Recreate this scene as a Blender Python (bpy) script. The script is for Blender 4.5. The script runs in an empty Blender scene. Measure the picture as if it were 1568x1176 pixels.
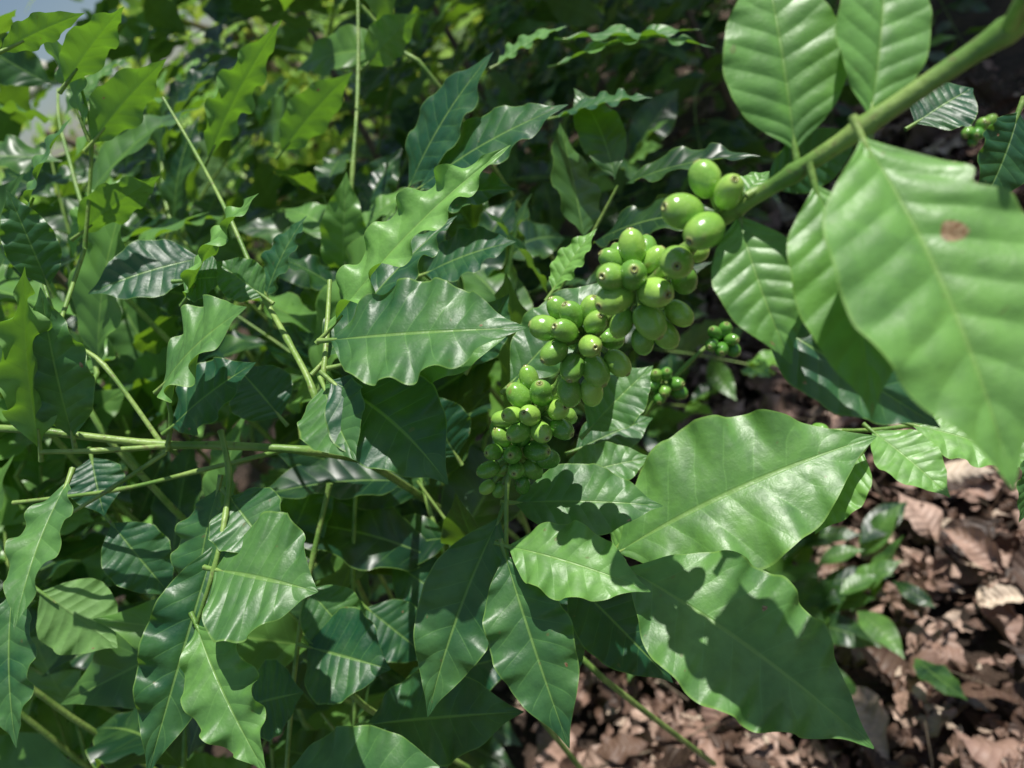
import bpy, math, random
import numpy as np
from mathutils import Vector, Matrix
random.seed(7); rng=np.random.default_rng(11)

# ------------------------------------------------------------------ camera
H=1.1; p=math.radians(30); R=math.radians(35)
f=np.array([0,math.cos(p),-math.sin(p)]); r0=np.array([1.,0,0]); u0=np.array([0,math.sin(p),math.cos(p)])
XC=math.cos(R)*r0-math.sin(R)*u0
YC=math.sin(R)*r0+math.cos(R)*u0
ZC=-f
CAM=np.array([0,0,H])
LENS=26.; TX=18/LENS; TY=TX*.75
cam=bpy.data.cameras.new("camera"); co=bpy.data.objects.new("camera",cam)
bpy.context.scene.collection.objects.link(co)
cam.sensor_width=36; cam.lens=LENS; cam.clip_start=.01; cam.clip_end=1000
co.matrix_world=Matrix(((XC[0],YC[0],ZC[0],CAM[0]),(XC[1],YC[1],ZC[1],CAM[1]),(XC[2],YC[2],ZC[2],CAM[2]),(0,0,0,1)))
cam.dof.use_dof=True; cam.dof.focus_distance=.33; cam.dof.aperture_fstop=8.5
bpy.context.scene.camera=co
def P(u,v,d):   # surveyed bearing (on the 1568x1176 photo) + distance -> world metres
    return CAM+XC*((u-784)/784*TX*d)+YC*((588-v)/588*TY*d)+f*d
def D(n): return XC*n[0]+YC*n[1]+ZC*n[2]
def px(w,d): return w/1568*2*TX*d
def proj(q):
    w=q-CAM; d=w@f
    return (w@XC),(w@YC),d
def nrm(v): return v/(np.linalg.norm(v)+1e-12)
ts=nrm(D((-.10,.90,.42)))      # direction towards the sun

# ------------------------------------------------------------------ mesh accumulator
class Acc:
    def __init__(s): s.v=[];s.f=[];s.uv=[];s.r=[];s.d=[];s.n=0
    def add(s,v,f_,uv,r,dry=None):
        s.v.append(v); s.f.append(f_+s.n); s.uv.append(uv); s.r.append(np.full(len(v),r) if np.isscalar(r) else r)
        s.d.append(np.zeros(len(v)) if dry is None else dry); s.n+=len(v)
    def build(s,name,mat,parent=None):
        v=np.concatenate(s.v).astype(np.float32); fa=np.concatenate(s.f).astype(np.int32); uv=np.concatenate(s.uv).astype(np.float32)
        me=bpy.data.meshes.new(name); me.vertices.add(len(v)); me.vertices.foreach_set("co",v.ravel())
        me.loops.add(fa.size); me.loops.foreach_set("vertex_index",fa.ravel())
        me.polygons.add(len(fa)); me.polygons.foreach_set("loop_start",np.arange(0,fa.size,4,dtype=np.int32))
        me.polygons.foreach_set("loop_total",np.full(len(fa),4,dtype=np.int32))
        me.polygons.foreach_set("use_smooth",np.ones(len(fa),dtype=bool))
        me.update(calc_edges=True)
        l=me.uv_layers.new(name="UVMap"); l.data.foreach_set("uv",uv[fa.ravel()].ravel())
        a=me.attributes.new("rnd",'FLOAT','POINT'); a.data.foreach_set("value",np.concatenate(s.r).astype(np.float32))
        a=me.attributes.new("dry",'FLOAT','POINT'); a.data.foreach_set("value",np.concatenate(s.d).astype(np.float32))
        me.validate(); me.materials.append(mat)
        o=bpy.data.objects.new(name,me); bpy.context.scene.collection.objects.link(o)
        if parent: o.parent=parent
        return o
def empty(name):
    o=bpy.data.objects.new(name,None); bpy.context.scene.collection.objects.link(o); o.empty_display_size=.1; return o

# ------------------------------------------------------------------ leaf geometry
ps=np.array([0,.02,.06,.12,.2,.3,.42,.55,.67,.77,.85,.91,.96,1.0])
pw=np.array([.03,.05,.2,.47,.74,.93,1,.95,.8,.58,.34,.17,.08,.01])
_s=np.linspace(0,1,401); _w=np.interp(_s,ps,pw); k=np.ones(21)/21
_w2=np.convolve(np.pad(_w,10,mode='edge'),k,'valid'); _w=np.where((_s>.025)&(_s<.975),_w2,_w)
def prof(s): return np.interp(s,_s,_w)
NV=9.
def leaf_grid(nl,nw,wr=.42,wave=.05,nwav=4.5,ph=0.,fold=.15,arch=.05,side=0.,twist=0.,quilt=.006,bite=None,spot=None,curl=0.,scal=.02):
    s=np.linspace(0,1,nl+1); a=np.linspace(-1,1,nw+1)
    S,A=np.meshgrid(s,a,indexing='ij'); aa=np.abs(A)
    W=prof(S)*.5*wr
    if bite is not None:
        W=W*(1-bite[1]*np.exp(-((S-bite[0])/bite[2])**2)*((A*bite[3])>0))
    env=np.clip(S*5,0,1)*np.clip((1-S)*3.2,0,1)
    env=env*env*(3-2*env)
    phs=np.where(A>0,ph,ph*1.7+1.9)
    arg=2*np.pi*nwav*S+phs+.7*np.sin(5*S+ph*3); am=(1+.35*np.sin(8*S+phs*2))
    sn0=np.sin(arg); wv=sn0/np.sqrt(sn0**2+.45)*1.15*am
    y=A*W*(1+scal*np.cos(arg+.6)*env*aa**2*am)
    x=S.copy()
    z=wave*aa**1.8*env*wv
    z=z+fold*np.abs(y)+arch*4*S*(1-S)-curl*(aa**2)*W
    t=(S-.13*aa)*NV
    z=z+quilt*np.abs(np.sin(np.pi*t))*prof(S)*np.clip(aa*4,0,1)*(1-aa**3)*.5
    z=z-.005*np.exp(-(aa/.08)**2)*prof(S)
    if twist:
        th=twist*(S-.3); c,sn=np.cos(th),np.sin(th); y,z=y*c-(z-arch*4*S*(1-S))*sn, y*sn+(z-arch*4*S*(1-S))*c+arch*4*S*(1-S)
    y=y+side*4*S*(1-S)
    V=np.stack([x,y,z],-1).reshape(-1,3)
    UV=np.stack([(A+1)/2,S],-1).reshape(-1,2)
    i=np.arange(nl)[:,None]*(nw+1)+np.arange(nw)[None,:]
    F=np.stack([i,i+nw+1,i+nw+2,i+1],-1).reshape(-1,4)
    dry=np.zeros(len(V))
    if spot is not None:
        for (s0,a0,rs) in spot:
            dry=np.maximum(dry,np.exp(-(((S-s0)/rs)**2+((A-a0)/(rs*3.5))**2)).ravel())
    return V,F,UV,dry
def place(acc,T,base,tip,normal,rnd):
    V,F,UV,dry=T
    X=tip-base; L=np.linalg.norm(X); X=X/L
    N=nrm(normal-X*(normal@X)); Y=np.cross(N,X)
    acc.add(base+L*(V[:,:1]*X+V[:,1:2]*Y+V[:,2:3]*N),F,UV,rnd,dry)
def tube(acc,pts,rad,sides=8,sub=5,rnd=.5,nodes=None):
    pts=np.array(pts,float); n=len(pts); rad=np.interp(np.linspace(0,1,n),np.linspace(0,1,len(rad)),rad)
    out=[];ro=[]
    for i in range(n-1):
        p0=pts[max(i-1,0)];p1=pts[i];p2=pts[i+1];p3=pts[min(i+2,n-1)]
        for j in range(sub):
            t=j/sub
            out.append(.5*((2*p1)+(-p0+p2)*t+(2*p0-5*p1+4*p2-p3)*t*t+(-p0+3*p1-3*p2+p3)*t**3))
            rr=rad[i]*(1-t)+rad[i+1]*t
            if nodes: rr*=1+nodes*(math.exp(-(t/.12)**2)+math.exp(-((1-t)/.12)**2))
            ro.append(rr)
    out.append(pts[-1]); ro.append(rad[-1]); out=np.array(out); m=len(out)
    tan=np.gradient(out,axis=0); ref=np.array([.3,.2,.93]); V=[];UV=[]
    up=nrm(np.cross(tan[0],ref))
    for i in range(m):
        t=nrm(tan[i]); up=nrm(up-t*(up@t)); b=np.cross(t,up)
        for k_ in range(sides):
            a=2*math.pi*k_/sides; V.append(out[i]+ro[i]*(math.cos(a)*up+math.sin(a)*b)); UV.append((k_/sides,i/m))
    F=[(i*sides+k_,i*sides+(k_+1)%sides,(i+1)*sides+(k_+1)%sides,(i+1)*sides+k_) for i in range(m-1) for k_ in range(sides)]
    acc.add(np.array(V),np.array(F),np.array(UV),rnd)

# ------------------------------------------------------------------ materials
class NT:
    def __init__(s,name):
        s.m=bpy.data.materials.new(name); s.m.use_nodes=True; s.t=s.m.node_tree; s.t.nodes.clear()
        s.out=s.t.nodes.new("ShaderNodeOutputMaterial")
    def n(s,ty,ins={},**kw):
        x=s.t.nodes.new(ty)
        for k_,v in kw.items(): setattr(x,k_,v)
        for k_,v in ins.items(): s.set(x.inputs[k_],v)
        return x
    def set(s,sock,v):
        if isinstance(v,bpy.types.NodeSocket): s.t.links.new(v,sock)
        else: sock.default_value=v
    def M(s,op,a,b=0.,c=None):
        x=s.n("ShaderNodeMath",{0:a,1:b},operation=op)
        if c is not None: s.set(x.inputs[2],c)
        return x.outputs[0]
    def mr(s,v,a,b,c=0.,d=1.,smooth=True):
        return s.n("ShaderNodeMapRange",{0:v,1:a,2:b,3:c,4:d},interpolation_type='SMOOTHSTEP' if smooth else 'LINEAR').outputs[0]
    def mix(s,fac,a,b,bt='MIX'):
        x=s.n("ShaderNodeMix",data_type='RGBA',blend_type=bt)
        s.set(x.inputs[0],fac); s.set(x.inputs[6],a if not isinstance(a,tuple) else (*a,1)); s.set(x.inputs[7],b if not isinstance(b,tuple) else (*b,1))
        return x.outputs[2]
    def noise(s,scale,detail=3,vec=None,rough=.5):
        x=s.n("ShaderNodeTexNoise",{'Scale':scale,'Detail':detail,'Roughness':rough})
        if vec is not None: s.set(x.inputs['Vector'],vec)
        return x.outputs[0]
    def attr(s,name): return s.n("ShaderNodeAttribute",attribute_name=name).outputs['Fac']

def leaf_mat(name,dark,light,trans,tmix=.3,rough=.36,lite=False,bump=True):
    t=NT(name); uv=t.n("ShaderNodeUVMap").outputs[0]; sp=t.n("ShaderNodeSeparateXYZ",{0:uv})
    a=t.M('ABSOLUTE',t.M('SUBTRACT',t.M('MULTIPLY',sp.outputs[0],2.),1.)); v=sp.outputs[1]
    geo=t.n("ShaderNodeTexCoord").outputs['Object']; rnd=t.attr("rnd")
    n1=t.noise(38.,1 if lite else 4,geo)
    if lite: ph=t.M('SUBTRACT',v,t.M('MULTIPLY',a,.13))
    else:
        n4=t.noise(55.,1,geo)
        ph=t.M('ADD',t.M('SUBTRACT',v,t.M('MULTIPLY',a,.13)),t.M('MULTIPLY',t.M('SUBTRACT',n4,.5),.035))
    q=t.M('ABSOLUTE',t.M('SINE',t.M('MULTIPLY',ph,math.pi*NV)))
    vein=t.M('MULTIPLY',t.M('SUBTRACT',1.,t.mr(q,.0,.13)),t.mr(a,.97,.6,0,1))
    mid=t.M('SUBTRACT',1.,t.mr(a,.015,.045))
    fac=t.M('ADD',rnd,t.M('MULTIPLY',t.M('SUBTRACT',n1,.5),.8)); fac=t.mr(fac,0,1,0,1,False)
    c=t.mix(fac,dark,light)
    if not lite:
        n3=t.noise(160.,3,geo); n2=t.noise(900.,2,geo)
        c=t.mix(t.mr(n3,.35,.75,0,.3),c,tuple(x*.6 for x in dark))
    c=t.mix(t.M('MULTIPLY',vein,.15),c,tuple(min(1,x*1.6+.02) for x in light))
    c=t.mix(t.M('MULTIPLY',mid,.5),c,(.28,.48,.11))
    c=t.mix(t.mr(a,.955,.985,0,.4),c,(.27,.46,.08))
    back=t.n("ShaderNodeNewGeometry").outputs['Backfacing']
    c=t.mix(t.M('MULTIPLY',back,.6),c,(.14,.27,.08))
    if not lite:
        dry=t.mr(t.M('ADD',t.attr("dry"),t.M('MULTIPLY',t.M('SUBTRACT',n3,.5),.9)),.3,.5)
        c=t.mix(dry,c,t.mix(t.mr(n2,.3,.7),(.22,.11,.04),(.50,.36,.2)))
        spk=t.mr(t.noise(230.,1,geo),.76,.8); c=t.mix(t.M('MULTIPLY',spk,.5),c,(.16,.13,.05))
        hgt=t.M('ADD',t.M('MULTIPLY',q,.7),t.M('MULTIPLY',n2,.16)); hgt=t.M('SUBTRACT',hgt,t.M('MULTIPLY',mid,.6))
        hgt=t.M('ADD',hgt,t.M('MULTIPLY',n3,1.3))
        bp=t.n("ShaderNodeBump",{'Strength':.5,'Distance':.0008,'Height':hgt}).outputs[0]
        ro=t.M('ADD',t.M('ADD',rough-.08,t.M('MULTIPLY',n3,.34)),t.M('MULTIPLY',back,.2))
        b=t.n("ShaderNodeBsdfPrincipled",{'Base Color':c,'Roughness':ro,'Normal':bp,'Specular IOR Level':.7})
    else:
        ro=t.M('ADD',rough,t.M('MULTIPLY',back,.2))
        b=t.n("ShaderNodeBsdfPrincipled",{'Base Color':c,'Roughness':ro,'Specular IOR Level':.65})
        if bump: t.set(b.inputs['Normal'],t.n("ShaderNodeBump",{'Strength':.3,'Distance':.001,'Height':q}).outputs[0])
    tc=t.mix(fac,tuple(trans),tuple(min(1,x*1.4) for x in trans))
    if not lite: tc=t.mix(t.M('MULTIPLY',vein,.5),tc,tuple(x*.6 for x in trans)); tc=t.mix(dry,tc,(.3,.15,.05))
    tr=t.n("ShaderNodeBsdfTranslucent",{'Color':tc})
    mx=t.n("ShaderNodeMixShader",{0:tmix,1:b.outputs[0],2:tr.outputs[0]})
    t.t.links.new(mx.outputs[0],t.out.inputs[0]); return t.m
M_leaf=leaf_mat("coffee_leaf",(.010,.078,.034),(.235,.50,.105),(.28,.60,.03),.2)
M_leafs=leaf_mat("coffee_leaf_shrub",(.005,.038,.019),(.19,.41,.08),(.34,.66,.03),.22,.38,True)  # darker copy of the leaf, shade of the gaps put into its colour
M_leafbg=leaf_mat("broad_leaf",(.14,.34,.05),(.44,.68,.14),(.62,.85,.10),.35,.34,True,False)  # pale greens paint the backlit look into far leaves

def stem_mat(name,c1,c2,c3,rough=.5):
    t=NT(name); g=t.n("ShaderNodeTexCoord").outputs['Object']
    n=t.noise(60.,4,g); c=t.mix(t.mr(n,.35,.65),c1,c2); c=t.mix(t.mr(t.noise(300.,3,g),.55,.75,0,.7),c,c3)
    bp=t.n("ShaderNodeBump",{'Strength':.5,'Distance':.0008,'Height':t.noise(400.,4,g)}).outputs[0]
    b=t.n("ShaderNodeBsdfPrincipled",{'Base Color':c,'Roughness':rough,'Normal':bp}); t.t.links.new(b.outputs[0],t.out.inputs[0]); return t.m
M_stem=stem_mat("green_stem",(.14,.28,.05),(.30,.44,.11),(.17,.14,.07),.42)
M_bark=stem_mat("coffee_bark",(.13,.10,.07),(.2,.16,.11),(.08,.06,.04),.85)
M_pale=stem_mat("pale_bark",(.42,.40,.34),(.6,.57,.5),(.25,.23,.18),.8)

def cherry_mat():
    t=NT("unripe_coffee_cherry"); sp=t.n("ShaderNodeSeparateXYZ",{0:t.n("ShaderNodeUVMap").outputs[0]}); v=sp.outputs[1]
    g=t.n("ShaderNodeTexCoord").outputs['Object']; rnd=t.attr("rnd")
    c=t.mix(rnd,(.09,.28,.035),(.43,.70,.12)); c=t.mix(t.mr(t.noise(160.,3,g),.4,.75,0,.5),c,(.13,.36,.05))
    c=t.mix(t.mr(t.noise(1600.,1,g),.6,.75,0,.35),c,(.52,.72,.24))
    c=t.mix(t.mr(v,.84,.93,0,.5),c,(.50,.60,.18))
    ring=t.M('MULTIPLY',t.mr(v,.925,.94),t.mr(v,.975,.96)); c=t.mix(t.M('MULTIPLY',ring,.75),c,(.32,.26,.11))
    c=t.mix(t.mr(v,.972,.985),c,(.08,.06,.02))
    c=t.mix(t.mr(t.noise(90.,2,g),.66,.72,0,.45),c,(.28,.19,.08))
    bp=t.n("ShaderNodeBump",{'Strength':.35,'Distance':.0006,'Height':t.noise(450.,3,g)}).outputs[0]
    b=t.n("ShaderNodeBsdfPrincipled",{'Base Color':c,'Roughness':.24,'Normal':bp,'Specular IOR Level':.7})
    t.t.links.new(b.outputs[0],t.out.inputs[0]); return t.m
M_cherry=cherry_mat()

def litter_mat():
    t=NT("dry_leaf"); g=t.n("ShaderNodeTexCoord").outputs['Object']; rnd=t.attr("rnd")
    sp=t.n("ShaderNodeSeparateXYZ",{0:t.n("ShaderNodeUVMap").outputs[0]})
    a=t.M('ABSOLUTE',t.M('SUBTRACT',t.M('MULTIPLY',sp.outputs[0],2.),1.))
    q=t.M('ABSOLUTE',t.M('SINE',t.M('MULTIPLY',t.M('SUBTRACT',sp.outputs[1],t.M('MULTIPLY',a,.13)),math.pi*NV)))
    cr=t.n("ShaderNodeValToRGB",{0:rnd}); e=cr.color_ramp.elements; e[0].position=0; e[0].color=(.035,.020,.014,1); e[1].position=1; e[1].color=(.74,.60,.46,1)
    for po,c in ((.35,(.13,.075,.052,1)),(.6,(.38,.24,.185,1)),(.85,(.60,.43,.34,1))): x=e.new(po); x.color=c
    c=t.mix(t.mr(t.noise(45.,4,g),.4,.7,0,.5),cr.outputs[0],(.13,.078,.052)); c=t.mix(t.mr(q,.2,0,0,.3),c,(.45,.32,.23))
    bp=t.n("ShaderNodeBump",{'Strength':.6,'Distance':.002,'Height':t.M('ADD',q,t.noise(120.,4,g))}).outputs[0]
    b=t.n("ShaderNodeBsdfPrincipled",{'Base Color':c,'Roughness':.55,'Normal':bp}); t.t.links.new(b.outputs[0],t.out.inputs[0]); return t.m
M_litter=litter_mat()
def ground_mat():
    t=NT("soil"); g=t.n("ShaderNodeTexCoord").outputs['Object']
    c=t.mix(t.mr(t.noise(9.,6,g,.65),.35,.65),(.03,.02,.014),(.08,.05,.034)); c=t.mix(t.mr(t.noise(70.,4,g),.55,.7,0,.6),c,(.17,.12,.09))
    far=t.mr(t.n("ShaderNodeVectorMath",{0:g},operation='LENGTH').outputs[1],5.,12.); c=t.mix(far,c,(.09,.17,.04))
    bp=t.n("ShaderNodeBump",{'Strength':.9,'Distance':.02,'Height':t.noise(40.,6,g,.7)}).outputs[0]
    b=t.n("ShaderNodeBsdfPrincipled",{'Base Color':c,'Roughness':.95,'Normal':bp}); t.t.links.new(b.outputs[0],t.out.inputs[0]); return t.m

# ------------------------------------------------------------------ main plant
plant=empty("coffee_plant")
HL=Acc(); ST=Acc(); BK=Acc(); CH=Acc()
def hero(b,tp,w,n=(-.2,.35,.9),rnd=.4,pet=True,**kw):
    B=P(*b);T=P(*tp); L=np.linalg.norm(T-B); X=(T-B)/L
    nn=D(n); nn=nrm(nn-X*(nn@X)); Y=np.cross(nn,X); vis=max(.72,math.sqrt((Y@XC)**2+(Y@YC)**2))
    wr=px(w,(b[2]+tp[2])/2)/vis/L*1.06
    par=dict(wave=.024,nwav=3.6+random.random()*1.2,ph=random.random()*6,fold=.12,arch=.05,quilt=.007)
    par.update(kw); par['wave']*=.95; spot=par.pop('spot',None)
    if spot is None and random.random()<.35: spot=[(random.uniform(.2,.95),random.choice([-1,1])*random.uniform(.5,1),random.uniform(.008,.018))]
    place(HL,leaf_grid(96,30,wr=wr,spot=spot,**par),B,T,nn,rnd)
    if pet:
        A0=B-X*.006; tube(ST,[A0,B,B+X*.012+nn*par['arch']*L*.1],[.0014,.0011,.0006],6,3,.5)

# right, near leaves
hero((1218,235,.220),(1168,-70,.222),172,(-.15,.3,.95),.75,wave=.010,fold=.08,ph=1,scal=.01,quilt=.012)
hero((1332,185,.205),(1352,-110,.215),140,(.1,.3,.95),.75,wave=.010,fold=.1,scal=.01,quilt=.012)
hero((1318,208,.195),(1552,750,.168),305,(-.12,.5,.85),.8,wave=.014,fold=.12,nwav=3.5,arch=.04,side=.02,quilt=.018,bite=(.24,.22,.03,1),spot=[(.35,.28,.034)],scal=.02)
hero((1246,280,.212),(1335,640,.205),165,(-.2,.45,.88),.7,wave=.012,fold=.1,side=.03,quilt=.014,spot=[(.97,.2,.03)])
hero((1130,328,.235),(1212,558,.225),125,(-.25,.45,.88),.65,wave=.014,fold=.1,side=-.03,quilt=.014,spot=[(.85,-.6,.02)])
hero((1160,480,.25),(1440,655,.235),150,(.1,.3,.9),.0,side=-.03,wave=.015)  # darkest tint paints in the shadow of the leaf above
hero((1170,285,.226),(1320,200,.222),80,(.2,-.1,.9),.15,wave=.01)
hero((1120,320,.26),(1178,262,.27),46,(-.2,.5,.8),.7,wave=.02)
hero((1335,660,.40),(1455,762,.37),88,(-.2,.6,.8),.85)
hero((1395,650,.40),(1600,715,.37),85,(-.1,.6,.75),.85)
hero((1322,690,.38),(1248,818,.38),60,(-.5,.3,.8),.9)
hero((1560,170,.3),(1500,320,.3),95,(.3,.2,.9),.05)  # shade painted in through the dark tint
hero((1400,190,.42),(1490,135,.42),95,(0,.5,.8),.0)
hero((1590,680,.33),(1560,800,.33),60,(.3,.2,.9),.3)
# bottom leaves of the fruiting branch
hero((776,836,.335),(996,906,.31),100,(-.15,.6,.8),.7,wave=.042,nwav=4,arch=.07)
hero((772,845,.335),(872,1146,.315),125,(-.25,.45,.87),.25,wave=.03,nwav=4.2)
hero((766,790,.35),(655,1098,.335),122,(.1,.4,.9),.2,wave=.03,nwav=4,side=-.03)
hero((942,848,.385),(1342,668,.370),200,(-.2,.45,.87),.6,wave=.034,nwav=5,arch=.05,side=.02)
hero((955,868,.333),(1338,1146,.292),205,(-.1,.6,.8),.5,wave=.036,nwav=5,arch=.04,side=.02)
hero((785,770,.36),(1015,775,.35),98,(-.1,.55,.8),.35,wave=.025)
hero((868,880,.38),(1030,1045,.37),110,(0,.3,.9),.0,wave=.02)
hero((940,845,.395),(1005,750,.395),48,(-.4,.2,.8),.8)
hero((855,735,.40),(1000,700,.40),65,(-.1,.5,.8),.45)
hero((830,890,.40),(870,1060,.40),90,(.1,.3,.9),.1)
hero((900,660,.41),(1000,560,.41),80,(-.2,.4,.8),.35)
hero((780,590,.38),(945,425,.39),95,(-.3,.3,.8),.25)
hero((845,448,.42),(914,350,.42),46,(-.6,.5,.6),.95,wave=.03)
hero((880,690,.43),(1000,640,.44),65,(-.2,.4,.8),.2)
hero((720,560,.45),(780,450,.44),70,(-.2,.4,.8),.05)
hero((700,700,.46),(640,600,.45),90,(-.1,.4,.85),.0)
# centre leaves
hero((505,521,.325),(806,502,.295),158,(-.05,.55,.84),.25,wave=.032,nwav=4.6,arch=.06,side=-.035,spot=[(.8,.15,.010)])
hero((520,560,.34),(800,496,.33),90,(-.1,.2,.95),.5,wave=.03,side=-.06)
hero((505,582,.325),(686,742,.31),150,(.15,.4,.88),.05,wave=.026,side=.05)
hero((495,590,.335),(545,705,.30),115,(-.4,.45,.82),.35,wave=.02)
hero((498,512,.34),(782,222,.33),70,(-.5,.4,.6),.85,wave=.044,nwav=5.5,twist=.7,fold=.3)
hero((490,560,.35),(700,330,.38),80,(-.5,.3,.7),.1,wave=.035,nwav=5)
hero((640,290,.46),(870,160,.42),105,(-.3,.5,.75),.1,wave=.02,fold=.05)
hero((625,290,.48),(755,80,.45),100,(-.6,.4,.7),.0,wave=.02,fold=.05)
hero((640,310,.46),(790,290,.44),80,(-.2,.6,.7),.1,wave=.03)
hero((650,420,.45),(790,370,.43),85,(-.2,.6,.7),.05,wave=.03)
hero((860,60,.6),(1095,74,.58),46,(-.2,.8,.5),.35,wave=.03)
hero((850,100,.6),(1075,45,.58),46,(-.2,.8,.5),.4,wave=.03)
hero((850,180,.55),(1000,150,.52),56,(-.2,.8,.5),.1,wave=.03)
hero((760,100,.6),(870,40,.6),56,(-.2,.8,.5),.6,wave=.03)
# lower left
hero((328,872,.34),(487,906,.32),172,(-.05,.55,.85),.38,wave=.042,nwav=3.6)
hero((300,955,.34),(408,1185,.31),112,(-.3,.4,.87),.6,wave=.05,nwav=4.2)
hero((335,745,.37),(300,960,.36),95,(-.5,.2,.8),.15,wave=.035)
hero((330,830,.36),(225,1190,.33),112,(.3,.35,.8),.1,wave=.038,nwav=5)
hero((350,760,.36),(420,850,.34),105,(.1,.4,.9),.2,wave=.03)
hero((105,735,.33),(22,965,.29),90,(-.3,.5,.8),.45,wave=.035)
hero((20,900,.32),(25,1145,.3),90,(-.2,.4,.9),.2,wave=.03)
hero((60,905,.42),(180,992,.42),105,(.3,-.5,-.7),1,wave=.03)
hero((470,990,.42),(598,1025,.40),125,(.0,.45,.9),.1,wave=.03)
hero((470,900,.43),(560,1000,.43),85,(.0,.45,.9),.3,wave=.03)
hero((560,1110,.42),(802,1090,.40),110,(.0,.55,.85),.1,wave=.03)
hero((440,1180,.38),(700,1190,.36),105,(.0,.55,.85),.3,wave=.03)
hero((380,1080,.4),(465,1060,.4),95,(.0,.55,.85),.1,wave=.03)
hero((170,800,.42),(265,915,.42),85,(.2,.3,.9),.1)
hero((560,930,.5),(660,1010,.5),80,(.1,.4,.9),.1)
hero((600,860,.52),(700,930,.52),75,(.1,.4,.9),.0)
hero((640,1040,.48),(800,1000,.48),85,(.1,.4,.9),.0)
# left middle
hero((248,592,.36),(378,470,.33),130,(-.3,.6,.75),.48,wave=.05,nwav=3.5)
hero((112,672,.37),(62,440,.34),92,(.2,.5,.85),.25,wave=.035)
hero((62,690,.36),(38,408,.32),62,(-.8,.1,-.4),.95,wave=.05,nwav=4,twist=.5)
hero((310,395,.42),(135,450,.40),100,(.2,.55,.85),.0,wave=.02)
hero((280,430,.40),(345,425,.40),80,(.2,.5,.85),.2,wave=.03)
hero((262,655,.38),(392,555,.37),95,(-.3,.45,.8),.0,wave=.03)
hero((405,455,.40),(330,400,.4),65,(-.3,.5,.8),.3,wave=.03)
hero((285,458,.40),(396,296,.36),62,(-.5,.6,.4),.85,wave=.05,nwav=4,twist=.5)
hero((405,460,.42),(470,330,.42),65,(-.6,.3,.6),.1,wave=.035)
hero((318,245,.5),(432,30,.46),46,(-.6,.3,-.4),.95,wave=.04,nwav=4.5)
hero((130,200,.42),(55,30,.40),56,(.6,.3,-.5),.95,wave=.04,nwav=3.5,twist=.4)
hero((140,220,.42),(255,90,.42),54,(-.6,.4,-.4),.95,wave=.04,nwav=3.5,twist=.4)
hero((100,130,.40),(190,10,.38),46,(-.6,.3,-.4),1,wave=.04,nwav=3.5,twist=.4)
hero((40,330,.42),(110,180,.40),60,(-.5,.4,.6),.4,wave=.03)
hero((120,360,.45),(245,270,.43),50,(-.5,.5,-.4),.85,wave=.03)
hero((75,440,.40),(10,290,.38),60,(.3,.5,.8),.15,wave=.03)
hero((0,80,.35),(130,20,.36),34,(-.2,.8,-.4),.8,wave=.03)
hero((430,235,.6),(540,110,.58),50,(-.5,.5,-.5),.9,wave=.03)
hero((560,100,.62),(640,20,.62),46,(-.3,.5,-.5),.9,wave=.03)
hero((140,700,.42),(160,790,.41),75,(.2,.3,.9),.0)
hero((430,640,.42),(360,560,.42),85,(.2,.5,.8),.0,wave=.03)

# stems of the main plant
MB=[P(1640,-10,.165),P(1540,48,.185),P(1320,196,.205),P(1216,265,.218),P(1125,322,.235),P(1050,384,.252),P(1000,430,.268),P(935,488,.287),P(905,520,.30),P(862,580,.315),P(835,615,.325),P(800,680,.335),P(778,735,.342),P(775,840,.345)]
tube(ST,MB,[.0032,.0029,.0026,.0025,.0024,.0023,.0022,.0021,.002,.0019,.0018,.0015,.0012,.0010],12,8,.5,nodes=.3)
trunk_top=np.array([.46,.09,1.13])
tube(ST,[trunk_top,P(1640,-10,.165)+np.array([.12,-.02,.03]),P(1640,-10,.165)],[.0045,.004,.0032],10,6,.5)
tube(BK,[(.50,.04,-.05),(.49,.06,.4),(.47,.07,.8),trunk_top,(.45,.1,1.35),(.44,.12,1.5)],[.017,.015,.013,.011,.008,.004],12,8,.5)
tube(ST,[P(1545,48,.185),P(1570,-5,.17),P(1600,-40,.16)],[.0025,.0018,.0014],8,5,.5)
def stem(pts,r,rn=.5,s=8,nodes=.25): tube(ST,[P(*q) for q in pts],[x*.75 for x in r],s,6,rn,nodes)
stem([(250,150,.48),(300,235,.46),(350,330,.43),(405,455,.41),(440,520,.39),(480,600,.37),(495,690,.37)],[.0012,.0014,.002,.0022,.0024])
stem([(505,430,.37),(500,515,.35),(493,590,.34),(480,640,.36)],[.0014,.0018,.002])
stem([(548,-20,.62),(548,130,.6),(540,260,.58),(530,400,.58),(520,520,.58)],[.0018,.0022,.0026])
stem([(-20,655,.37),(60,660,.37),(240,680,.385),(340,682,.39),(470,690,.39),(560,705,.42)],[.0026,.0028,.003,.003])
stem([(60,692,.36),(150,690,.37),(260,683,.385)],[.0016,.0018,.002])
stem([(85,800,.38),(170,748,.38),(255,692,.385)],[.0012,.0014,.0016])
stem([(20,770,.40),(180,750,.40),(300,722,.4),(440,688,.395)],[.0014,.0016,.0018])
stem([(338,660,.38),(350,720,.37),(345,790,.35),(328,870,.34),(300,960,.34)],[.002,.0019,.0016,.0013])
stem([(505,740,.44),(480,850,.44),(460,960,.44),(447,1070,.44),(438,1190,.44)],[.0022,.002,.0018])
stem([(545,740,.5),(540,900,.5),(545,1190,.5)],[.0018,.002,.002],.3)
stem([(255,690,.385),(262,640,.38),(250,590,.37)],[.0018,.0016,.0012])
stem([(255,690,.385),(160,560,.39),(90,500,.4),(40,330,.42)],[.0018,.0016,.0012])
stem([(130,380,.44),(140,215,.43),(120,120,.41)],[.0016,.0014,.001])
stem([(90,500,.4),(130,380,.44)],[.0016,.0016])
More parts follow.
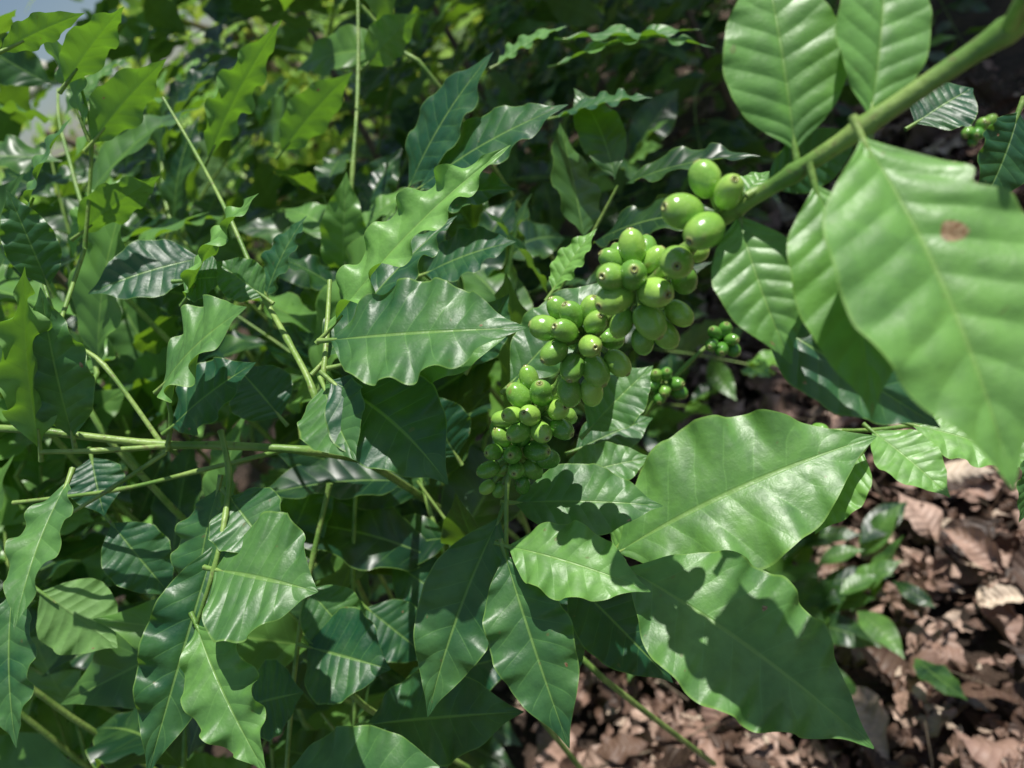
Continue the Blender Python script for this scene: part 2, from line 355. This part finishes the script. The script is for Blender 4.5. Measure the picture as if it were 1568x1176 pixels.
stem([(948,852,.383),(870,885,.395),(800,905,.43),(760,1000,.55)],[.0013,.0016,.0018])
stem([(958,869,.332),(955,858,.355),(946,853,.383)],[.0012,.0012])
stem([(560,705,.42),(700,800,.7),(760,860,1.1)],[.003,.004,.006],.2)
stem([(1120,500,.52),(1050,560,.52),(985,640,.53),(920,760,.6)],[.002,.0022,.0025],.2)
stem([(1180,655,.45),(1290,660,.44),(1400,650,.42),(1600,600,.4)],[.0016,.0018,.002],.3)
stem([(1290,660,.44),(1335,660,.41)],[.0014,.0012],.3)

# ------------------------------------------------------------------ cherries
def cherry_T(seg=22):
    v=np.concatenate([np.linspace(0,.9,18),np.linspace(.915,1,11)]); th=np.linspace(0,2*np.pi,seg,endpoint=False)
    Vv,Th=np.meshgrid(v,th,indexing='ij')
    z=-np.cos(np.pi*Vv)*.5; r=np.sin(np.pi*Vv)**.82*.5
    r=r*(1+.03*np.cos(np.pi*Vv))
    z=z+.03*np.exp(-((Vv-.95)/.016)**2)-.035*np.exp(-((Vv-1)/.022)**2)
    x=r*np.cos(Th)*.94; y=r*np.sin(Th); y=y*(1-.05*np.exp(-(np.cos(Th)/.12)**2))
    V=np.stack([x,y,z],-1).reshape(-1,3); UV=np.stack([Th/(2*np.pi),Vv],-1).reshape(-1,2); n=len(v)
    i=np.arange(n-1)[:,None]*seg+np.arange(seg)[None,:]; j=np.arange(n-1)[:,None]*seg+(np.arange(seg)[None,:]+1)%seg
    return V,np.stack([i,j,j+seg,i+seg],-1).reshape(-1,4),UV
CT=cherry_T()
def cherry(acc,c,ax,L,Wd,rnd,stemfrom=None):
    ax=nrm(ax); a=nrm(np.cross(ax,np.array([random.uniform(-1,1),random.uniform(-1,1),random.uniform(-1,1)]))); b=np.cross(ax,a)
    V=CT[0]; acc.add(c+V[:,:1]*a*Wd+V[:,1:2]*b*Wd+V[:,2:3]*ax*L,CT[1],CT[2],rnd)
    if stemfrom is not None: tube(ST,[stemfrom,c-ax*L*.47],[.0011,.0013],5,2,.5)
def cluster(node,lst,Rr=.0125,L=.0124,Wd=.0098,acc=CH,base=.6):
    N=P(*node)
    for c in lst:
        u,v=c[:2]; s=c[2] if len(c)>2 else 1.
        q=P(u,v,node[2]); lat=np.linalg.norm(q-N); R_=Rr*random.uniform(.92,1.15)
        dz=math.sqrt(max(R_**2-lat**2,0)); 
        if lat>R_: dz=random.uniform(-.002,.004)
        if len(c)>3: dz=c[3]
        q=P(u,v,node[2]-dz); ax=q-N; s*=random.uniform(.88,1.1)
        cherry(acc,q,nrm(ax)+.15*rng.normal(size=3),L*s*random.uniform(.95,1.07),Wd*s*random.uniform(.94,1.06),min(1,max(0,base+random.uniform(-.45,.45))),N+(q-N)*.1)
cluster((1102,330,.238),[(1080,274,1.16),(1116,294,1.12),(1045,324,1.25),(1078,354,1.2)],.0115,base=.8)
cluster((1040,395,.255),[(1036,402,1.25),(1068,385,.8,-.008)],.009,base=.7)
cluster((975,438,.272),[(968,378,1.05),(988,385,1.0),(938,398,.95),(936,424),(969,421,1.1),(1002,398),(1004,448,1.1),(940,458,1.1),(995,492,1.05),(1040,480,1.05),(952,495,1.,-.004),(984,522,1,-.006),(1018,512,.95,-.006)],.0135,base=.65)
cluster((895,515,.298),[(856,474),(876,482),(905,472),(912,494,1.05),(834,502),(864,506,1.05),(904,530,1),(848,540,1),(876,563,1.1),(912,568,1.05),(946,556,1),(872,600,.95,-.006),(906,600,.95,-.006),(935,520,.9,-.006)],.0135,base=.6)
cluster((825,635,.33),[(810,579,.95),(795,606,1.05),(829,602,.95),(855,627,.95),(811,636,1.05),(785,636,.9),(829,662,1),(860,657,1),(795,661,.95),(770,642,.85,-.004),(852,600,.85,-.008),(868,640,.8,-.008)],.013,base=.6)
cluster((790,695,.342),[(768,669,.95),(798,668,.9),(822,690,.95),(785,696,.95),(756,692,.9),(748,719,.9),(746,746,.8,-.006),(790,720,.85),(838,702,.9,-.005),(770,716,.9,-.004),(815,718,.85,-.006),(800,742,.8,-.008),(765,750,.8,-.008)],.012,base=.4)
for (nd,k_) in (((1040,390,.255),2),((975,440,.272),5),((895,515,.298),5),((825,635,.33),5),((790,695,.342),5)):
    N=P(*nd); bd=nrm(MB[-3]-MB[4])
    for i in range(k_):
        a=random.uniform(-1.1,1.1); side=nrm(np.cross(bd,ZC)); dr=nrm(-ZC*math.cos(a)+side*math.sin(a)+bd*random.uniform(-.6,.6))
        cherry(CH,N+dr*.013,dr,.012,.0096,random.uniform(.1,.5),N)
cluster((1105,522,.52),[(1095,510),(1110,505),(1120,520),(1090,528),(1105,535),(1122,535)],.012,base=.0)
cluster((1015,585,.52),[(1005,575),(1020,572),(1000,590),(1018,598),(1035,588),(1040,600),(1010,608),(970,605)],.012,base=.0)
cluster((1230,657,.44),[(1203,649,1.),(1230,658,.8),(1255,658,.8)],.012,base=.6)
cluster((1500,198,.6),[(1482,203),(1497,205),(1515,186),(1520,200),(1505,190),(1490,215)],.012,base=.2)

HL.build("leaves",M_leaf,plant); ST.build("stems",M_stem,plant); BK.build("trunk",M_bark,plant); CH.build("coffee_cherries",M_cherry,plant)

# ------------------------------------------------------------------ shrubs behind
def mk(nl,nw,n,**kw):
    out=[]
    for i in range(n):
        k_=dict(wr=random.uniform(.36,.47),wave=random.uniform(.016,.036),nwav=random.uniform(3,4.5),ph=random.uniform(0,6),fold=random.uniform(0,.25),arch=random.uniform(.02,.1),side=random.uniform(-.05,.05),twist=random.uniform(-.6,.6),quilt=.009)
        k_.update(kw)
        out.append(leaf_grid(nl,nw,**k_))
    return out
T_mid=mk(50,14,18); T_hi=mk(28,8,14); T_lo=mk(12,4,10,quilt=0,scal=0,nwav=2.5); T_far=mk(5,2,6,quilt=0,wave=0,scal=0)
def clear(q,m=.46):
    x,y,d=proj(q)
    if np.linalg.norm(q-CAM)<.3: return False
    if d<=.02: return True
    if d<m and abs(x)<d*1.0 and abs(y)<d*.85: return False
    u=784+x/d/TX*784; v=588-y/d/TY*588       # keep the open patch of litter free of shrubs
    if d<2.2 and u>1040 and v>640 and u<1900: return False
    if d<1.9 and u>880 and v>930 and u<1900: return False
    return True
UPW=np.array([0,0,1.])
def shrub(x,y,h,seed,T,spread=.5,step=.08,leafL=(.12,.18),rm=.3):  # low rm paints interior foliage shade into the leaf tint
    random.seed(seed); e=empty("coffee_plant"); A=Acc(); S=Acc(); B=Acc()
    lx,ly=random.uniform(-.08,.08),random.uniform(-.08,.08)
    tp=lambda z: np.array([x+lx*(z/h)**1.5+.01*math.sin(z*6),y+ly*(z/h)**1.5,z])
    tube(B,[tp(z) if z>0 else np.array([x,y,-.05]) for z in np.linspace(0,h,9)],[.014,.012,.009,.006,.003],8,4,.5)
    z=.22; az=random.uniform(0,6)
    while z<h:
        for sgn in (0,math.pi):
            aa=az+sgn+random.uniform(-.3,.3); Lb=spread*random.uniform(.75,1.15)*(1-.65*(z/h)**2)
            elev=random.uniform(.1,.5)+.4*(z/h)
            pos=tp(z); pts=[pos]; dr=np.array([math.cos(aa)*math.cos(elev),math.sin(aa)*math.cos(elev),math.sin(elev)])
            n=int(Lb/.06)
            for i in range(1,n+1):
                dr=nrm(dr+np.array([0,0,-.09])+.05*rng.normal(size=3)); pos=pos+dr*.06
                if not clear(pos,.44): break
                pts.append(pos)
                if i<n*.25 and random.random()<.5: continue
                sd=nrm(np.cross(dr,UPW+.3*rng.normal(size=3)))
                for sg in (1,-1):
                    if random.random()<.06: continue
                    ld=nrm(sd*sg+dr*random.uniform(.3,.9)+np.array([0,0,random.uniform(-.45,.3)]))
                    L=random.uniform(*leafL)*(1-.3*(i/n)**3)
                    if not (clear(pos+ld*L) and clear(pos+ld*L*.5)): continue
                    place(A,random.choice(T),pos+ld*.006,pos+ld*L,UPW+.42*rng.normal(size=3),min(1,max(0,random.gauss(rm,.25))))
            if len(pts)>1: tube(S,pts,[.003,.0024,.0016,.001],6,2,.4)
            if len(pts)==n+1:
                for sg in (1,-1):
                    ld=nrm(dr+sd*sg*.5+UPW*.3); L=random.uniform(.06,.1)
                    if clear(pos+ld*L): place(A,random.choice(T),pos,pos+ld*L,UPW+.4*rng.normal(size=3),random.uniform(.6,1))
        az+=math.pi/2+random.uniform(-.2,.2); z+=step*random.uniform(.8,1.2)
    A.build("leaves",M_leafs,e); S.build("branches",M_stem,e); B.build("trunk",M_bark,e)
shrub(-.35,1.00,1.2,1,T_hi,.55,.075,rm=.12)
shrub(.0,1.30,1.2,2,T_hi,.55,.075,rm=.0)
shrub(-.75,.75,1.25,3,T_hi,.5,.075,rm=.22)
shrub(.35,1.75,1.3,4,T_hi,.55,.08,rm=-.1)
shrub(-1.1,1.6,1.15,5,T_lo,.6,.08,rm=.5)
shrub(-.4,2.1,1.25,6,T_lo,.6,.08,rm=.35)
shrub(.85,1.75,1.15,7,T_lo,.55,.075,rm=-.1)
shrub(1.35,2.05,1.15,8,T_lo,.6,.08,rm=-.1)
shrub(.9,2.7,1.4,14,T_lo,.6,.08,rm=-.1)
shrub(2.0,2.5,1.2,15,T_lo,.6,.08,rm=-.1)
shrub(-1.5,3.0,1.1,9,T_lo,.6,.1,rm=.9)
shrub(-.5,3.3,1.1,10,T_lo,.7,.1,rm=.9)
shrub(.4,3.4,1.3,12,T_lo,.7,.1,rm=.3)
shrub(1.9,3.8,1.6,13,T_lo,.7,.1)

# long leafy shoots of the neighbouring bushes reaching in behind the fruiting branch
random.seed(91); SP=empty("coffee_plant"); A=Acc(); S=Acc(); cnt=0
while cnt<42:
    u=random.uniform(-60,1020); v=random.uniform(-60,1190); d=random.uniform(.47,.8)
    if u>820 and v>430: continue
    if u>660 and v<430: continue
    if u<480 and v<260: continue
    if u<680 and v<330 and random.random()<.5: continue
    if u>540 and v>640 and random.random()<.6: continue
    cnt+=1
    dr=nrm(D((random.uniform(-.7,.25),random.uniform(.35,1),random.uniform(-.5,.3)))); L0=random.uniform(.14,.26)
    c0=P(u,v,d)-dr*L0*.5; pts=[c0-dr*.12-UPW*.1+f*.12,c0]; pos=c0; n=int(L0/.048); rn=random.choice([.0,.05,.15,.3,.6]) if u<560 else random.choice([0,0,.05,.1])  # darker rn behind the fruit paints in foliage-interior shade
    for i in range(n):
        dr=nrm(dr+.08*rng.normal(size=3)); pos=pos+dr*.048
        if not clear(pos,.40): break
        pts.append(pos); sd=nrm(np.cross(dr,UPW*.6+.5*rng.normal(size=3)+ZC*(.8 if i%2 else -.2)))
        for sg in (1,-1):
            if random.random()<.1: continue
            ld=nrm(sd*sg+dr*random.uniform(.4,1.)-UPW*random.uniform(-.1,.35)); L=random.uniform(.10,.155)*(1-.35*i/n)
            if not (clear(pos+ld*L,.42) and clear(pos+ld*L*.5,.42)): continue
            place(A,random.choice(T_mid),pos+ld*.006,pos+ld*L,UPW*.8+ZC*.3+.35*rng.normal(size=3),min(1,max(0,random.gauss(rn,.12))))
    tube(S,pts,[.0024,.002,.0015,.001],6,3,.4)
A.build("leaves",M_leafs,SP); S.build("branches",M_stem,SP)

# low undergrowth seedlings by the litter
random.seed(44)
UG=Acc()
for (u,v,d,n) in ((1210,890,1.15,30),(1130,870,1.2,22),(1260,930,1.1,12),(1050,960,1.25,8)):
    c=P(u,v,d); c[2]=max(c[2],.05)
    for i in range(n):
        b=c+np.array([random.gauss(0,.05),random.gauss(0,.05),random.uniform(-.03,.06)]); a=random.uniform(0,6.3)
        place(UG,random.choice(T_lo),b,b+np.array([math.cos(a),math.sin(a),random.uniform(-.3,.5)])*random.uniform(.06,.11),UPW+.3*rng.normal(size=3),random.uniform(.0,.6))
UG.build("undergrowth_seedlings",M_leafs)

# ------------------------------------------------------------------ background trees
random.seed(5)
BT=empty("background_trees"); A=Acc(); B=Acc(); PB=Acc()
for i in range(14):
    x=random.uniform(-6,5); y=random.uniform(4.8,10); h=random.uniform(1.6,2.6)
    if i<7: x=-4+i*1.4; y=4.8+random.random(); h=1.35
    tube(B,[(x,y,-.1),(x+.1,y,h*.5),(x+random.uniform(-.3,.3),y,h)],[.07,.05,.02],8,4,.5)
    for c in range(12):
        a=random.uniform(0,6.3); zz=random.uniform(.12,1)*h; rr=random.uniform(.2,1.3)*(1-.4*zz/h); cc=np.array([x+rr*math.cos(a),y+rr*math.sin(a),zz+.1])
        tube(B,[(x,y,zz*.8),tuple(cc)],[.03,.01],5,2,.5)
        for k_ in range(45):
            o=cc+rng.normal(size=3)*np.array([.32,.32,.22]); dd=nrm(rng.normal(size=3)+np.array([0,0,-.3]))
            place(A,random.choice(T_far),o,o+dd*random.uniform(.12,.24),UPW+.6*rng.normal(size=3),random.uniform(.2,1))
q0=P(-260,60,4.2); q1=P(40,100,4.3); q2=P(190,150,4.5)
tube(PB,[q0,q1,q2],[.07,.05,.03],8,5); tube(PB,[P(-200,190,4.2),P(30,150,4.3),P(60,112,4.4)],[.05,.04,.02],8,5)
tube(PB,[np.array([q0[0]-.5,q0[1],-.1]),q0+np.array([-.3,0,-.5]),q0],[.12,.09,.07],8,5)
A.build("leaves",M_leafbg,BT); B.build("trunks",M_bark,BT); PB.build("pale_limbs",M_pale,BT)

# unseen shade tree, its canopy added to darken the background shrubs and ground
SH=empty("added_shade_tree"); A=Acc(); B=Acc()
cen=np.array([1.05,2.0,.4])+ts*3.6
tr0=cen+np.array([1.2,-.2,-1.2])
tube(B,[(tr0[0]+.4,tr0[1],-.1),(tr0[0]+.3,tr0[1]+.1,1.2),tuple(tr0),tuple(cen+np.array([.5,0,.3]))],[.14,.12,.09,.05],10,6,.5)
def clump(cc,k__,sd=.18):
    tube(B,[tuple(tr0),tuple((cc+tr0)/2+np.array([0,0,.1])),tuple(cc)],[.03,.018,.006],5,3,.5)
    for k_ in range(k__):
        o=cc+rng.normal(size=3)*sd; dd=nrm(rng.normal(size=3)+np.array([0,0,-.2]))
        place(A,random.choice(T_far),o,o+dd*random.uniform(.16,.26),UPW+.5*rng.normal(size=3),random.uniform(.2,.8))
for c in range(58): clump(cen+np.array([random.uniform(-1.5,1.5),random.uniform(-.45,1.5),random.uniform(-.3,.7)]),50)
for c in range(20): clump(cen+np.array([random.uniform(-1.35,-.45),random.uniform(-.8,-.2),random.uniform(-.3,.4)]),46,.15)
cen2=np.array([.42,.80,0])+ts*2.6      # unseen leaf clumps added to dapple the litter
for (dx,dy) in ((-.28,-.1),(.3,.25)): clump(cen2+np.array([dx,dy,random.uniform(-.1,.1)]),4,.07)
A.build("leaves",M_leafs,SH); B.build("trunk",M_bark,SH)

# ------------------------------------------------------------------ ground + litter
n=120; xs=np.concatenate([[-400,-100,-30,-10],np.linspace(-5,6,n),[12,30,100,400]]); ys=np.concatenate([[-400,-100,-20],np.linspace(-3,8,n),[12,30,100,400]])
Xg,Yg=np.meshgrid(xs,ys,indexing='ij'); Zg=.02*np.sin(Xg*3+1)*np.cos(Yg*2.6)+.008*np.sin(Xg*11)*np.sin(Yg*9.3); Zg*=(np.abs(Xg)<7)&(np.abs(Yg)<9)
G=Acc(); ny=len(ys); i=np.arange(len(xs)-1)[:,None]*ny+np.arange(ny-1)[None,:]
G.add(np.stack([Xg,Yg,Zg-.01],-1).reshape(-1,3),np.stack([i,i+ny,i+ny+1,i+1],-1).reshape(-1,4),np.zeros((len(xs)*ny,2)),.5)
G.build("ground",ground_mat())
random.seed(21)
def mkd(nl,nw,n_,**kw): return [leaf_grid(nl,nw,wr=random.uniform(.4,.75),wave=random.uniform(.03,.09),nwav=random.uniform(1.5,4),ph=random.uniform(0,6),fold=random.uniform(-.3,.6),arch=random.uniform(-.1,.18),side=random.uniform(-.12,.12),twist=random.uniform(-1.2,1.2),quilt=.02,curl=random.uniform(-1,1),bite=(random.uniform(.2,.8),random.uniform(0,.5),.06,random.choice([-1,1]))) for _ in range(n_)]
D_hi=mkd(16,8,16); D_lo=mkd(6,2,8)
LT=Acc()
for i in range(5200):
    near=i<3600
    x=random.uniform(-.3,1.5) if near else random.uniform(-2,4); y=random.uniform(.1,2.2) if near else random.uniform(-.3,5)
    L=random.uniform(.05,.12) if random.random()<.55 else random.uniform(.02,.05)
    a=random.uniform(0,6.3); b=np.array([x,y,.005+random.random()**2*.045]); t_=random.gauss(0,.32)
    place(LT,random.choice(D_hi if near else D_lo),b,b+L*np.array([math.cos(a),math.sin(a),t_]),(UPW if random.random()<.6 else -UPW)+.4*rng.normal(size=3),min(1,max(0,random.gauss(.52,.32))))
for i in range(9000):
    x=random.uniform(-.3,1.6); y=random.uniform(.1,2.2); a=random.uniform(0,6.3); b=np.array([x,y,.005+random.random()*.045]); L=random.uniform(.008,.03)
    place(LT,random.choice(D_lo),b,b+L*np.array([math.cos(a),math.sin(a),random.gauss(0,.4)]),UPW+.6*rng.normal(size=3),random.random())
LT.build("leaf_litter",M_litter)
TW=Acc()
for i in range(520):
    x=random.uniform(-.3,1.6); y=random.uniform(.1,2.4); a=random.uniform(0,6.3); L=random.uniform(.04,.22); b=np.array([x,y,.03+random.random()*.03]); e=b+L*np.array([math.cos(a),math.sin(a),random.gauss(0,.1)])
    tube(TW,[b,(b+e)/2+rng.normal(size=3)*.008,e],[random.uniform(.0008,.0025),.0008],5,3,random.random())
TW.build("fallen_twigs",M_bark)

# ------------------------------------------------------------------ light
el=math.asin(ts[2]); az=math.atan2(ts[0],ts[1])
sl=bpy.data.lights.new("sun",'SUN'); sl.energy=5; sl.angle=math.radians(.5); sl.color=(1,.97,.91)
so=bpy.data.objects.new("sun",sl); so.rotation_euler=Vector(ts).to_track_quat('Z','Y').to_euler(); so.location=(2,0,6); bpy.context.scene.collection.objects.link(so)
w=bpy.data.worlds.new("World"); bpy.context.scene.world=w; w.use_nodes=True; nt=w.node_tree
sk=nt.nodes.new("ShaderNodeTexSky"); sk.sky_type='NISHITA'; sk.sun_disc=False; sk.sun_elevation=el; sk.sun_rotation=az
bg=nt.nodes["Background"]; bg.inputs[1].default_value=.08; nt.links.new(sk.outputs[0],bg.inputs[0])
vs=bpy.context.scene.view_settings; vs.view_transform='Standard'; vs.look='None'; vs.exposure=0; vs.gamma=1
